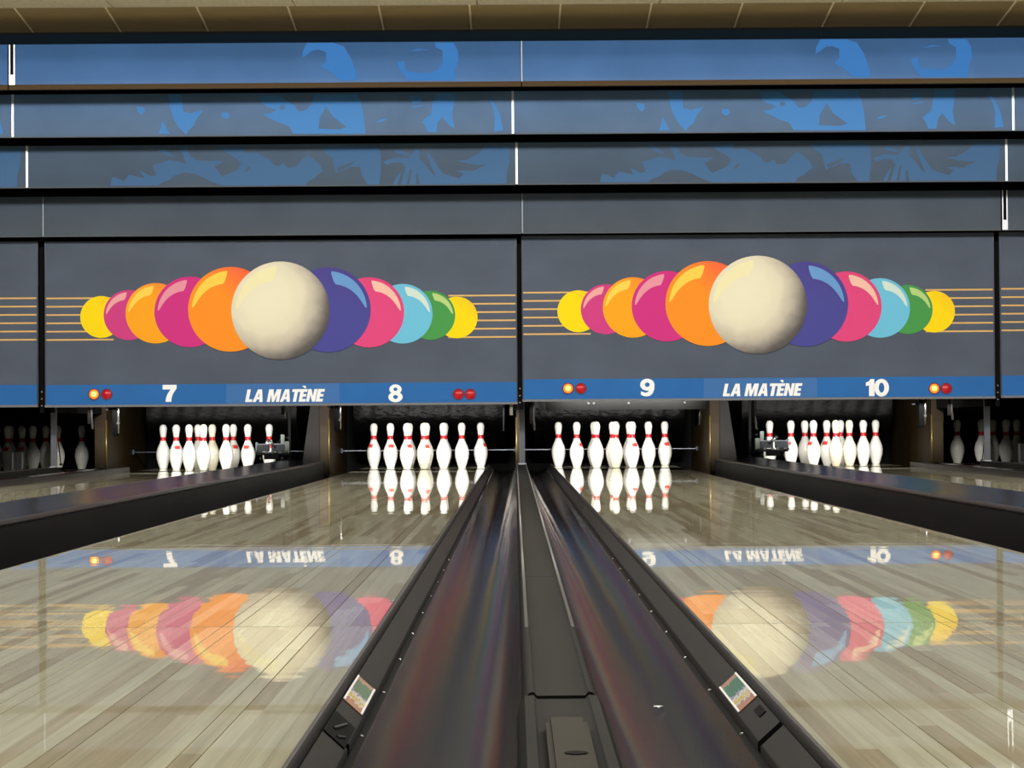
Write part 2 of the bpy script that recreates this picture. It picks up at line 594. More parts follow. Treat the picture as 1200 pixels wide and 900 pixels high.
M_card = sticker_material()
for key, X in NARROW.items():
    t = thing('lane_divider', 'thin dark grey plastic lane divider ' + side_word[key], 'divider', (X, 0, 0), 'thin lane dividers')
    for a, b in ((2.417, 4.32), (4.324, 7.35), (7.354, END_Y)):
        smooth_sharp(MB().extrude(CAPP, a, b).build('cap_section', M_divider, t), 50)
    for s in (-1, 1):
        MB().tube((s * .0325, 3.2, DIV_Z - .001), (s * .0325, END_Y - .01, DIV_Z - .0006), .0028, 8).build('edge_bead', mat('bead', (120, 120, 120), .28), t, True)
    # wider moulded end piece nearest the camera
    ep = [(x * 1.13 if abs(x) > .03 else x, z - .003 if z > .04 else z) for x, z in CAPP]
    smooth_sharp(MB().extrude(ep, .4, 2.416).build('end_section', M_divider, t), 50)
    ec = MB().box(-.020, .020, 1.55, 2.17, DIV_Z - .012, DIV_Z + .0055, .005).build('end_cap', mat('end_cap_olive', (46, 43, 34), .6, spec=.1, noise=(.15, 8, (1, 1, 1))), t)
    smooth_sharp(ec)
    MB().lathe([(0, 0), (.010, 0), (.010, .0012), (0, .0012)], 18).build('screw_hole', M_black, ec, loc=(0.003, 1.925, DIV_Z + .0052))
    for s in (-1, 1):
        ln = lane_of[(key, s)]
        g = MB()
        e = abs(LANES[ln] - X) - LW / 2 - .002
        gx = e - .0145 - .026 - .0105                 # outer edge of the trough
        fit = [(x if x < .06 else .06 + (x - .06) * (gx - .06) / (.199 - .06), z) for x, z in GUT]
        prof = mirror(fit, s) + mirror([(gx, -.07), (.030, -.07)], s)
        g.extrude(prof, -.5, 18.5)
        go = smooth_sharp(g.build('gutter', M_gutter, None, loc=(X, 0, 0)), 40)
        tag(go, {('left', -1): 'dark gutter between the dim left lane and the far left thin divider', ('left', 1): 'dark gutter right of the far left thin divider',
                 ('centre', -1): 'wide dark streaked gutter just left of the middle divider', ('centre', 1): 'wide dark streaked gutter just right of the middle divider',
                 ('right', -1): 'dark gutter left of the far right thin divider', ('right', 1): 'dark gutter between the dim right lane and the far right thin divider'}[(key, s)], 'gutter', 'ball gutters')
        # bumper rail lying along the lane edge
        rl = thing('bumper_rail', {('left', -1): 'black bumper rail of the dim lane at the far left', ('left', 1): 'black bumper rail beside the far left thin divider, facing the lit pins',
                                   ('centre', -1): 'black bumper rail with a picture card, left of the middle gutters', ('centre', 1): 'black bumper rail with a picture card and square hole, right of the middle gutters',
                                   ('right', -1): 'black bumper rail beside the far right thin divider, facing the lit pins', ('right', 1): 'black bumper rail of the dim lane at the far right'}[(key, s)], 'rail', (X, 0, 0), 'bumper rails')
        e = abs(LANES[ln] - X) - LW / 2 - .002
        # outer lip against the lane, then the flat bar, then a dark slot with screws
        lipA = [(e - .001, -.01), (e - .001, .036), (e - .004, .041), (e - .009, .042), (e - .0125, .037), (e - .013, -.01)]
        smooth_sharp(MB().extrude(mirror(lipA, s), .6, 18.4).build('outer_lip', M_raillip, rl), 50)
        x1 = e - .0145
        x0 = x1 - .026
        ZI, ZO = .014, .034                            # the bar slopes down towards the gutter
        bar = [(x0, -.02), (x0, ZI - .002), (x0 + .002, ZI), (x1 - .002, ZO), (x1, ZO - .002), (x1, -.02)]
        ycut = 2.44
        for a, b in ((.6, ycut - .03), (ycut, 8.9), (8.93, 18.35)):
            smooth_sharp(MB().extrude(mirror(bar, s), a, b).build('rail_bar', M_rail, rl), 50)
        MB().extrude(mirror([(gx + .0005, -.02), (gx + .0005, .004), (x0 - .0005, .004), (x0 - .0005, -.02)], s), .6, 18.3).build('slot', M_black, rl)
        xs_ = (gx + x0) / 2
        sm = MB().lathe([(0, 0), (.0028, 0), (.0022, .0016), (0, .002)], 10).mesh('screw', M_chrome)
        for k in range(9):
            put('screw', sm, rl, (s * xs_, 2.56 + .42 * k, .0045))
        slope = math.atan2(ZO - ZI, x1 - x0 - .004)
        mid, zm = (x0 + x1) / 2, (ZI + ZO) / 2

        def onbar(o, dx=0):
            o.rotation_euler.y = -slope * s
            o.location.x, o.location.z = s * (mid + dx), zm + .0008 + dx * math.tan(slope)
            return o
        onbar(MB().box(-.014, .014, 0, .012, -.001, .0008).build('joint_clip', M_chrome, rl, loc=(0, 8.905, 0)))
        if key == 'centre':
            st = onbar(MB().box(-.0145, .0145, -.125, .125, 0, .0008).build('sticker', M_card, rl, loc=(0, 2.79, 0)))
            st['label'] = 'small glossy picture card stuck on the rail'
            for q in (-1, 1):
                MB().box(-.0013, .0013, -.125, .125, 0, .0006).build('card_border', M_white, st, loc=(q * .0135, 0, .0008))
            if s > 0:
                onbar(MB().box(-.005, .005, -.03, .03, 0, .0008).build('square_hole', M_black, rl, loc=(0, 2.575, 0)), .004)
            else:
                hk = onbar(MB().box(-.015, .015, -.08, .08, 0, .0012, .0004).build('catch_plate', M_black, rl, loc=(0, 2.47, 0)))
                MB().tube((-.006, -.03, .0015), (.004, .05, .0015), .002).build('catch', M_darkmetal, hk)
                MB().tube((.002, -.06, .0015), (.009, -.03, .0015), .0018).build('catch', M_darkmetal, hk)

# ------------------------------------------------------------------ thick dividers and their gutters
for key, (xa, xb) in WIDE.items():
    s = 1 if key == 'left' else -1                 # side that faces the camera
    near, far = (xb, xa) if s > 0 else (xa, xb)
    lanes = '7 and 8' if key == 'left' else '9 and 10'
    t = thing('wide_lane_divider', 'broad glossy black lane divider crossing the %s side of the picture' % key, 'divider', (near, 0, 0), 'broad lane dividers')
    W = .30
    body = [(0, -.10), (0, .062), (-.012, .070), (-.03, .068), (-.10, .074), (-.20, .082), (-.285, .088), (-.298, .080), (-.30, -.10)]
    yend = 18.55
    smooth_sharp(MB().extrude([(x * s, z) for x, z in body], -.5, yend).build('divider_body', M_wide, t), 50)
    topc = [(-.016, .0695), (-.03, .069), (-.10, .075), (-.20, .083), (-.284, .089), (-.284, .091), (-.20, .085), (-.10, .077), (-.03, .071), (-.016, .0715)]
    smooth_sharp(MB().extrude([(x * s, z) for x, z in topc], -.5, yend).build('top_cap', M_widetop, t), 50)
    nose = []
    for k in range(9):
        a = R(-100 + 25 * k)
        nose.append((-.004 + .011 * math.cos(a), .066 + .011 * math.sin(a)))
    smooth_sharp(MB().extrude([(x * s, z) for x, z in nose], -.5, yend).build('nose_trim', mat('nose', (34, 32, 31), .3, spec=.3), t), 60)
    for side, nl, lanex in ((1, 8 if key == 'left' else 9, near), (-1, 7 if key == 'left' else 10, far)):
        sd = s * side
        edge = LANES[nl] - sd * LW / 2
        gw = abs(edge - lanex)
        pr = []
        for k in range(13):
            u = k / 12
            pr.append((lanex + sd * (.002 + u * (gw - .004)), -.014 - .084 * (math.sin(math.pi / 2 * min(1, (1 - u) / .45)) ** .7)))
        pr += [(edge - sd * .002, -.13), (lanex + sd * .002, -.13)]
        go = smooth_sharp(MB().extrude(pr, -.5, 18.6).build('gutter', M_gutter), 40)
        tag(go, 'dark gutter in the shadow on the %s side of the broad %s divider' % ('right' if sd > 0 else 'left', key), 'gutter', 'ball gutters')
# outer gutters of lanes 6 and 11
for nl, sd in ((6, -1), (11, 1)):
    edge = LANES[nl] + sd * LW / 2
    pr = [(edge + sd * (.002 + .22 * k / 12), -.012 - .085 * math.sin(math.pi * k / 12) ** .7) for k in range(13)]
    pr += [(edge + sd * .222, -.12), (edge + sd * .002, -.12)]
    go = smooth_sharp(MB().extrude(pr, -.5, 18.6).build('gutter', M_gutter), 40)
    tag(go, 'dark gutter beyond the dim lane on the far %s' % ('left' if nl == 6 else 'right'), 'gutter', 'ball gutters')

# ------------------------------------------------------------------ pins
INCH = .0254
PP = [(0, 2.3), (.12, 2.52), (.75, 2.95), (1.5, 3.46), (2.25, 3.906), (3.375, 4.51), (4.5, 4.766), (5.2, 4.72), (5.875, 4.563), (6.6, 4.2),
      (7.25, 3.703), (8.0, 3.03), (8.625, 2.472), (9.0, 2.19), (9.375, 1.965), (10, 1.797), (10.45, 1.81), (10.875, 1.87), (11.75, 2.094),
      (12.3, 2.3), (12.9, 2.49), (13.4, 2.547), (13.9, 2.47), (14.35, 2.18), (14.7, 1.72), (14.9, 1.15), (14.98, .55), (15, 0)]
prof = [(0, 0)] + [(d / 2 * INCH, z * INCH) for z, d in PP]
M_pin = mat('pin_white', (236, 234, 226), .3, noise=(.05, 14, (1, 1, 2)), coat=.4, coat_r=.1)
M_pinold = mat('pin_scuffed', (226, 218, 196), .35, noise=(.12, 12, (1, 1, 3)), coat=.3, coat_r=.15)
M_red = mat('pin_red', (205, 28, 36), .35)
M_redfade = mat('pin_red_faded', (222, 66, 60), .4, noise=(.15, 90, (1, 1, 1)))
pin_me = MB().lathe(prof, 28).mesh('bowling_pin', M_pin, True)
pin_me2 = pin_me.copy()
pin_me2.materials[0] = M_pinold


def rad_at(z):
    z /= INCH
    for (z0, d0), (z1, d1) in zip(PP, PP[1:]):
        if z0 <= z <= z1:
            return (d0 + (d1 - d0) * (z - z0) / (z1 - z0)) / 2 * INCH
    return 0


def band_mesh():
    """red band round the neck with little crown points on top"""
    b = MB()
    n = 28
    rows = []
    for z0, z1 in ((9.5, 10.86),):
        b.lathe([(rad_at(z * INCH) + .0006, z * INCH) for z in (9.5, 9.7, 10, 10.4, 10.7)], n)
    for k in range(14):                       # little crown points that join the two rings
        a0, a1 = 2 * math.pi * k / 14, 2 * math.pi * (k + .55) / 14
        r = rad_at(10.85 * INCH) + .0012
        v = [b.bm.verts.new((r * math.cos(a), r * math.sin(a), z * INCH)) for a, z in ((a0, 10.68), (a1, 10.68), ((a0 + a1) / 2, 11.0))]
        b.bm.faces.new(v)
    return b.mesh('neck_stripe', M_red, True)


def emblem_mesh(w=1.0):
    """worn crown-shaped emblem wrapped on the shoulder of the pin, facing -Y"""
    b = MB()
    zc = 7.35
    pts = [(-.7, -.55), (.7, -.55), (.85, .1), (.95, .6), (.5, .25), (.25, .75), (0, .3), (-.25, .75), (-.5, .25), (-.95, .6), (-.85, .1)]

    def inside(u, v):
        c = False
        for (x0, y0), (x1, y1) in zip(pts, pts[1:] + pts[:1]):
            if (y0 > v) != (y1 > v) and u < (x1 - x0) * (v - y0) / (y1 - y0) + x0:
                c = not c
        return c
    n = 16
    g = {}

    def vert(i, j):
        if (i, j) not in g:
            u, v = -1 + 2 * i / n, -.7 + 1.5 * j / n
            z = (zc + v * .8 * w) * INCH
            r = rad_at(z) + .0009
            a = -math.pi / 2 + u * .42 * w
            g[(i, j)] = b.bm.verts.new((r * math.cos(a), r * math.sin(a), z))
        return g[(i, j)]
    for i in range(n):
        for j in range(n):
            if inside(-1 + 2 * (i + .5) / n, -.7 + 1.5 * (j + .5) / n):
                b.bm.faces.new((vert(i, j), vert(i + 1, j), vert(i + 1, j + 1), vert(i, j + 1)))
    return b.mesh('crown_emblem', M_redfade)


band = band_mesh()
emb = emblem_mesh(1.5)
SP = .3048
ROWY = SP * math.sqrt(3) / 2
PINPOS = {1: (0, 0), 2: (-.5, 1), 3: (.5, 1), 4: (-1, 2), 5: (0, 2), 6: (1, 2), 7: (-1.5, 3), 8: (-.5, 3), 9: (.5, 3), 10: (1.5, 3)}
PINWORD = {1: 'front pin', 2: 'second row, left pin', 3: 'second row, right pin', 4: 'third row, left pin',
           5: 'third row, middle pin', 6: 'third row, right pin', 7: 'back row, far left corner', 8: 'back row, second from left',
           9: 'back row, second from right', 10: 'back row, far right corner'}
RACK = {6: 'unlit rack at the far left edge', 7: 'outer left lit rack under seven', 8: 'lit rack just left of the middle post',
        9: 'lit rack just right of the middle post', 10: 'outer right lit rack under ten', 11: 'unlit rack at the far right edge'}
EMBLEM = {(7, 4): 20, (7, 6): -10, (7, 10): 40, (8, 7): -40, (8, 4): 10, (9, 3): 25, (9, 10): 20, (9, 4): 55, (10, 4): -35, (10, 2): -50,
          (10, 5): -30, (7, 9): 30, (8, 10): 60, (6, 2): 0, (6, 5): 0, (6, 1): -10, (8, 2): 35, (8, 1): 40}
OLD = {(8, 1), (10, 1), (9, 1), (10, 3), (7, 5)}
for n, X in LANES.items():
    dim = n in (6, 11)
    for k, (u, v) in PINPOS.items():
        where = RACK[n]
        p = put('bowling_pin', pin_me2 if (n, k) in OLD else pin_me, None,
                (X + u * SP + random.uniform(-.004, .004), PIN1 + v * ROWY + random.uniform(-.004, .004), 0.0002))
        tag(p, 'pin of the %s: %s' % (where, PINWORD[k]), 'bowling pin', 'bowling pins in racks of ten')
        p.rotation_euler.z = random.uniform(-.3, .3)
        put('neck_stripe', band, p)
        if (n, k) in EMBLEM:
            e = put('crown_emblem', emb, p)
            e.rotation_euler.z = R(EMBLEM[(n, k)]) - p.rotation_euler.z

# pin-deck lamps: one strip above the head pins of each lit lane, tucked up behind the masking
for n in (7, 8, 9, 10):
    area('pin_deck_lamp', (LANES[n], 16.75, .80), (R(68), 0, 0), 1.0, .10, 25 if n in (8, 9) else 22, (1, .98, .93), 66)

# ------------------------------------------------------------------ pit: kickbacks, posts, curtains
KY0, KY1 = 18.62, 20.6


def kickback(label, x0, x1, lean=0.0, thick_front=False, inner=None):
    t = thing('kickback_panel', label, 'panel', ((x0 + x1) / 2, KY0, 0), 'kickback panels')
    hw = (x1 - x0) / 2
    MB().box(-hw, hw, 0, KY1 - KY0, -.1, .62).build('board', M_gold, t)
    MB().box(-hw - .002, hw + .002, -.006, 0, .36, .62).build('front_edge_plate', mat('kick_edge', (40, 27, 9), .6, spec=.2, noise=(.25, 8, (1, 1, 3))), t)
    MB().tube((inner * hw, -.008, -.02), (inner * hw, -.008, .42), .008).build('edge_moulding', mat('brass_edge', (120, 100, 56), .35, metal=.5), t, True)
    if lean:
        # sloping grey guard plate beside it
        sgn = 1 if lean > 0 else -1
        pts = [(sgn * hw, .02), (sgn * (hw + .135), .075), (sgn * (hw + .055), .62), (sgn * hw, .62)]
        MB().poly(pts, -.02, .03).build('guard_plate', mat('guard_grey', (30, 27, 25), .6, spec=.2, noise=(.2, 6, (1, 1, 2))), t)
    return t


for key, X in NARROW.items():
    kickback('golden brown kickback panel ' + {'left': 'at the far left, beside the dim pins', 'centre': 'right behind the middle grey post', 'right': 'at the far right, beside the dim pins'}[key],
             X - (.05 if key != 'centre' else .034), X + (.045 if key != 'centre' else .024), 0, inner=1 if key == 'left' else (-1 if key == 'right' else -1))
kickback('golden brown kickback panel on the left side of the pins under number 8', -1.60, -1.52, -1, inner=1)
kickback('golden brown kickback panel on the right side of the pins under number 9', 1.595, 1.675, 1, inner=-1)
for x, lab in ((-1.83, 'right side of the pins under number 7'), (1.908, 'left side of the pins under number 10')):
    t = thing('steel_upright', 'thin dark steel upright on the ' + lab, 'post', (x, 18.5, .083), 'dark uprights')
    MB().box(-.010, .010, -.012, .012, .0, .52).build('bar', mat('upright_dark', (7, 7, 8), .6, spec=.1), t)
    MB().box(-.02, .02, -.02, .02, .0, .012, .004).build('foot', M_darkmetal, t)

for key, X in NARROW.items():
    t = thing('metal_post', 'narrow grey metal post ' + {'left': 'in front of the dim pins at the far left', 'centre': 'at the end of the middle divider', 'right': 'in front of the dim pins at the far right'}[key],
              'post', (X + .005, 16.70, DIV_Z - .002), 'metal posts')
    MB().box(-.021, .021, -.012, .014, 0, .47).build('post_body', M_steel, t)
    MB().box(.002, .009, -.0135, -.012, .0, .17).build('worn_strip', M_steel, t)
    MB().box(-.03, .03, -.02, .03, -.001, .008).build('foot_plate', M_trimlight, t)
for x0, x1, ya, yb, lab in ((66, 71, 503, 545, 'left'), (1155, 1150, 500, 540, 'right')):
    a, b = px(x0, ya, 17.4), px(x1, yb, 17.2)
    t = thing('thin_rod', 'thin pale leaning rod beside the grey post at the far %s' % lab, 'rod', tuple(b), 'thin rods')
    MB().tube((0, 0, 0), a - b, .0045).build('rod', M_steel, t)
    MB().tube((0, 0, -.004), (0, 0, .012), .012).build('foot', M_darkmetal, t)

M_curtain = mat('pit_curtain', (6, 6, 6), .42, spec=.16, noise=(.3, 14, (1, 1, 2)), bump=.010)
M_curtain2 = mat('pit_curtain_dark', (5, 5, 5), .5, spec=.15, noise=(.3, 9, (1, 1, 2)), bump=.008)
for n in (7, 8, 9, 10):
    bm = MB()
    NX, NZ = 30, 14
    g = []
    for i in range(NX + 1):
        rowv = []
        for j in range(NZ + 1):
            z = .05 + .68 * j / NZ
            yy = 20.0 + .55 * max(0, (.42 - z) / .3) ** 1.5 + .012 * math.sin(i * 1.9 + j * .8) * math.sin(j * 1.3 + n)
            rowv.append(bm.bm.verts.new((-.66 + 1.32 * i / NX, yy, z)))
        g.append(rowv)
    for i in range(NX):
        for j in range(NZ):
            bm.bm.faces.new((g[i][j], g[i + 1][j], g[i + 1][j + 1], g[i][j + 1]))
    t = thing('pit_curtain', 'wrinkled black rubber curtain behind the ' + RACK[n], 'curtain', (LANES[n], 0, 0), 'pit curtains')
    o = bm.build('curtain_sheet', M_curtain if n in (8, 9) else M_curtain2, t, True)
    MB().tube((-.70, 20.02, .64), (.70, 20.02, .64), .016).build('hanging_rod', M_darkmetal, t)
    for k_ in (-.6, .6):
        MB().tube((k_, 20.02, .64), (k_, 20.02, 1.655), .012).build('hanging_rod', M_darkmetal, t)
    if n in (7, 8, 9):
        b_ = thing('pit_bar', 'thin metal bar across the pit behind the ' + RACK[n], 'bar', (LANES[n], 19.93, .142), 'pit bars')
        MB().box(-.758, .758, -.02, .01, -.004, .003).build('bar', M_steel if n != 7 else M_darkmetal, b_)
        for s in (-1, 1):
            MB().box(s * .757 - .008, s * .757 + .008, -.03, .03, -.02, .02).build('bracket', M_darkmetal, b_)
# sweep board over lane 9
p0 = px(627, 471, 17.3)
t = thing('sweep_board', 'old greenish metal sweep board just under the masking above number 9 pins', 'board', (.833, 17.08, .455), None)
MB().box(-.60, .60, -.02, .018, .01, .135).build('board', mat('sweep_green', (9, 9, 7), .6, spec=.25, noise=(.3, 6, (2, 1, 6))), t)
for k in (-.28, -.24, .02, .44):
    MB().tube((k, -.026, .06), (k, -.02, .06), .009).build('bolt', M_chrome, t)

# beam that carries the hanging parts, hidden up behind the masking
struct(MB().box(-5.6, 5.6, 17.1, 17.3, .55, .59).build('trim_3', M_pit))
# hanging brackets under the masking
def bracket(name, label, X, Y, ztop, zbot, kind):
    t = thing('hanging_bracket', label, 'bracket', (X, Y, ztop), 'hanging brackets')
    L_ = ztop - zbot
    if kind == 'arm':
        MB().box(-.022, .016, -.01, .03, -L_, 0, .004).build('arm', M_black, t)
        MB().tube((.022, -.012, -L_ * .92), (.026, -.012, .0), .008).build('rod', M_chrome, t, True)
        MB().tube((.022, -.02, -L_ * .62), (.022, .0, -L_ * .62), .011).build('bolt', M_chrome, t)
        MB().box(-.075, -.03, -.005, .02, -.06, -.045).build('hook_plate', M_steel, t)
        MB().box(-.05, -.03, -.005, .02, -.06, .0).build('hook_stem', M_darkmetal, t)
    elif kind == 'clip':
        MB().box(-.012, .012, -.006, .006, -L_ * .5, 0).build('clip', mat('pale_plastic', (205, 200, 185), .5), t)
        MB().box(.014, .05, 0, .012, -L_ * .35, 0).build('plate', M_darkmetal, t)
        MB().tube((-.06, .01, -L_), (-.055, .01, 0), .006).build('rod', M_steel, t)
    else:
        MB().tube((0, 0, -L_ * .6), (0, 0, 0), .008).build('rod', M_steel, t)
        MB().tube((0, 0, -L_ * .6), (.008, 0, -L_), .010).build('tip', M_chrome, t)
        MB().box(-.03, -.01, 0, .02, -L_ * .8, 0).build('strap', mat('rust_strap', (34, 22, 12), .7), t)


HB = [(135, 511, 'arm', 'black hanging arm with a bright rod, at the far left, under the lit amber lamp'),
      (395, 506, 'arm', 'black hanging arm with a bright rod, between racks seven and eight'),
      (599, 505, 'clip', 'pale clip hanging left of the middle grey post'),
      (625, 504, 'hook', 'rusty hanging rod right of the middle grey post'),
      (816, 500, 'arm', 'black hanging arm with a bright rod, between racks nine and ten'),
      (885, 503, 'hook', 'thin hanging rod left of the pins under number 10'),
      (1080, 501, 'arm', 'black hanging arm with a bright rod, at the far right near the golden panel'),
      (1115, 492, 'hook', 'thin hanging rod above the dim pins at the far right'),
      (107, 503, 'hook', 'thin hanging rod above the dim pins at the far left'),
      (334, 490, 'hook', 'thin hanging rod above the chrome mechanism right of number 7 pins')]
for x, yb, kind, lab in HB:
    p = px(x, yb, 17.2)
    bracket('hanging_bracket', lab, p.x, 17.2, .55, p.z, kind)

# small chrome mechanisms that stand on the broad dividers
def mechanism(label, X, Y, Z, s):
    t = thing('ball_lift_mechanism', label, 'machine', (X, Y, Z), 'chrome mechanisms on the broad dividers')
    def bx(nm, x0, x1, y0, y1, z0, z1, m, b=.002):
        return MB().box(min(s * x0, s * x1), max(s * x0, s * x1), y0, y1, z0, z1, b).build(nm, m, t)
    bx('base_plate', -.12, .12, -.05, .05, .046, .066, M_darkmetal)
    bx('gear_box', -.06, .055, -.03, .04, .012, .046, mat('mech_black', (14, 15, 18), .4))
    bx('frame_bar', -.11, .11, -.048, -.038, .128, .138, M_steel)
    for x in (-.085, .085):
        MB().tube((s * x, -.03, 0), (s * x, -.03, .05), .0075).build('leg', M_chrome, t, True)
        MB().tube((s * x, .03, 0), (s * x, .03, .05), .0075).build('leg', M_chrome, t, True)
    bx('housing', -.11, -.02, -.03, .04, .075, .135, mat('mech_grey', (52, 56, 62), .4, metal=.4))
    bx('housing', .0, .105, -.03, .04, .075, .130, MATS['mech_grey'])
    bx('side_plate', -.125, -.112, -.04, .04, .06, .15, M_steel)
    bx('side_block', .108, .145, -.04, .03, .06, .155, mat('mech_pale', (104, 110, 104), .4, metal=.3))
    bx('pale_lever', .075, .105, -.035, -.01, .13, .21, MATS['mech_pale'])
    MB().tube((s * -.03, -.045, .17), (s * .03, -.045, .115), .013).build('roller', M_chrome, t, True)
    MB().tube((-.13, -.045, .066), (.13, -.045, .066), .006).build('cross_rod', M_chrome, t, True)
    for x in (-.035, .01, .07):
        MB().tube((s * x, -.06, .07), (s * x, -.03, .07), .012).build('knob', M_chrome, t)
    MB().tube((s * .10, -.045, .045), (s * .18, -.035, .045), .008).build('handle', M_darkmetal, t)
    # big ring hoop
    hm = MB()
    for k in range(14):
        a0, a1 = R(70 + 16 * k), R(70 + 16 * (k + 1))
        c = (s * .115, .02, .11)
        hm.tube((c[0] - s * -.075 * -1 * math.cos(a0) * -1, c[1], c[2] + .075 * math.sin(a0)),
                (c[0] - s * -.075 * -1 * math.cos(a1) * -1, c[1], c[2] + .075 * math.sin(a1)), .005, 8)
    hm.build('hoop', M_darkmetal, t, True)


p = px(318, 549, 18.3)
mechanism('small chrome ball-lift mechanism in front of the right corner pin under number 7', p.x, 18.3, .083, 1)
p = px(905, 544.5, 18.3)
mechanism('small chrome ball-lift mechanism in front of the left corner pin under number 10', p.x, 18.3, .083, -1)
# bright sheet metal brackets in the unlit lanes
for x, y, lab in ((21, 551, 'left'), (1199, 541, 'right')):
    p = px(x, y, 17.8)
    t = thing('sheet_metal_bracket', 'shiny folded sheet metal bracket in front of the dim pins at the far ' + lab, 'bracket', tuple(p), 'sheet metal brackets')
    M_zinc = mat('zinc_sheet', (225, 228, 230), .4, metal=.2)
    MB().box(-.046, -.034, -.02, .02, 0, .14).build('flange', M_zinc, t)
    MB().box(.03, .042, -.02, .02, 0, .14).build('flange', M_zinc, t)
    MB().box(-.034, .03, .015, .02, 0, .14).build('web', M_steel, t)
    MB().box(-.055, .05, -.03, .02, -.006, 0).build('foot', M_chrome, t)

# ------------------------------------------------------------------ masking panels with the row of balls
MY = 16.31
S = FPX / MY
PITCH = 3.42


def print_mat(name, c1, c2, ang):
    """flat print: two inks blended across the disc"""
    if name in MATS:
        return MATS[name]
    m = mat(name, c1, .6, spec=.1)
    nt = m.node_tree
    b = nt.nodes['Principled BSDF']
    tc = nt.nodes.new('ShaderNodeTexCoord')
    mp = nt.nodes.new('ShaderNodeMapping')
    mp.inputs['Rotation'].default_value = (0, R(ang), 0)
    nt.links.new(tc.outputs['Object'], mp.inputs[0])
    sp = nt.nodes.new('ShaderNodeSeparateXYZ')
    nt.links.new(mp.outputs[0], sp.inputs[0])
    mr = nt.nodes.new('ShaderNodeMapRange')
    mr.inputs['From Min'].default_value = .05
    mr.inputs['From Max'].default_value = .30
    nt.links.new(sp.outputs['X'], mr.inputs[0])
    mx = nt.nodes.new('ShaderNodeMix')
    mx.data_type = 'RGBA'
    mx.inputs[6].default_value = lin(c1)
    mx.inputs[7].default_value = lin(c2)
    nt.links.new(mr.outputs[0], mx.inputs[0])
    nt.links.new(mx.outputs[2], b.inputs['Base Color'])
    return m


def white_ball_mat():
    m = mat('print_ivory', (228, 222, 198), .6, spec=.1)
    nt = m.node_tree
    b = nt.nodes['Principled BSDF']
    tc = nt.nodes.new('ShaderNodeTexCoord')
    vm = nt.nodes.new('ShaderNodeVectorMath')
    vm.operation = 'DISTANCE'
    vm.inputs[1].default_value = (-.10, 0, .09)
    nt.links.new(tc.outputs['Object'], vm.inputs[0])
    n = nt.nodes.new('ShaderNodeTexNoise')
    n.inputs['Scale'].default_value = 9
    nt.links.new(tc.outputs['Object'], n.inputs['Vector'])
    ad = nt.nodes.new('ShaderNodeMath')
    ad.operation = 'MULTIPLY_ADD'
    ad.inputs[1].default_value = .06
    nt.links.new(n.outputs[0], ad.inputs[0])
    nt.links.new(vm.outputs['Value'], ad.inputs[2])
    r = nt.nodes.new('ShaderNodeValToRGB')
    e = r.color_ramp
    e.elements[0].position, e.elements[0].color = 0, lin((238, 232, 204))
    e.elements[1].position, e.elements[1].color = .505, lin((84, 80, 80))
    for p, c in ((.2, (234, 228, 200)), (.29, (226, 219, 194)), (.37, (196, 188, 170)), (.43, (146, 140, 132)), (.475, (100, 96, 94))):
        e.elements.new(p).color = lin(c)
    nt.links.new(ad.outputs[0], r.inputs[0])
    nt.links.new(r.outputs[0], b.inputs['Base Color'])
    return m


def panel_mat(name, c, blue=None):
    return mat(name, c, .6, spec=.08, noise=(.10, 2.2, (1, 1, 1.5)))


M_mask = panel_mat('masking_charcoal', (84, 92, 107))
M_strip = mat('strip_blue', (46, 105, 172), .55, spec=.1, noise=(.06, 3, (1, 1, 1)))
M_plate = mat('plate_blue', (66, 114, 174), .5, spec=.12, noise=(.05, 3, (1, 1, 1)))
M_gline = mat('print_gold_line', (222, 176, 96), .5)
M_lampred = mat('lamp_red', (196, 24, 40), .25)
M_lamplit = mat('lamp_lit', (250, 140, 50), .3, emit=(255, 120, 30), estr=.9)
M_lampcore = mat('lamp_core', (255, 230, 120), .3, emit=(255, 225, 110), estr=1.1)
M_ivory = white_ball_mat()
M_iv_hi = mat('print_ivory_hi', (238, 230, 178), .5)
BALLS = [  # x, y, r, name, ink1, ink2, highlight, side
    (118.8, 371.4, 24.6, 'yellow', (252, 218, 20), (248, 172, 50), None, -1),
    (535.8, 372.0, 24.4, 'yellow', (252, 218, 20), (248, 172, 50), None, 1),
    (151.0, 369.1, 29.4, 'pink', (206, 66, 132), (200, 60, 130), (232, 160, 160), -1),
    (505.2, 369.4, 28.8, 'green', (74, 152, 78), (70, 146, 84), (176, 206, 120), 1),
    (182.9, 367.0, 35.5, 'amber', (250, 166, 34), (244, 120, 60), (252, 206, 60), -1),
    (472.5, 367.6, 35.0, 'light_blue', (110, 192, 224), (112, 186, 220), (204, 224, 214), 1),
    (222.7, 365.5, 41.4, 'magenta', (206, 54, 132), (208, 50, 128), (228, 140, 158), -1),
    (433.0, 366.0, 41.2, 'rose', (222, 74, 130), (216, 70, 124), (238, 186, 168), 1),
    (270.6, 362.4, 49.8, 'orange', (252, 146, 40), (246, 100, 66), (254, 204, 50), -1),
    (385.2, 363.0, 49.8, 'indigo', (76, 76, 152), (78, 70, 142), (88, 146, 206), 1),
    (329.2, 364.0, 57.7, 'ivory', None, None, (240, 234, 186), -1),
]
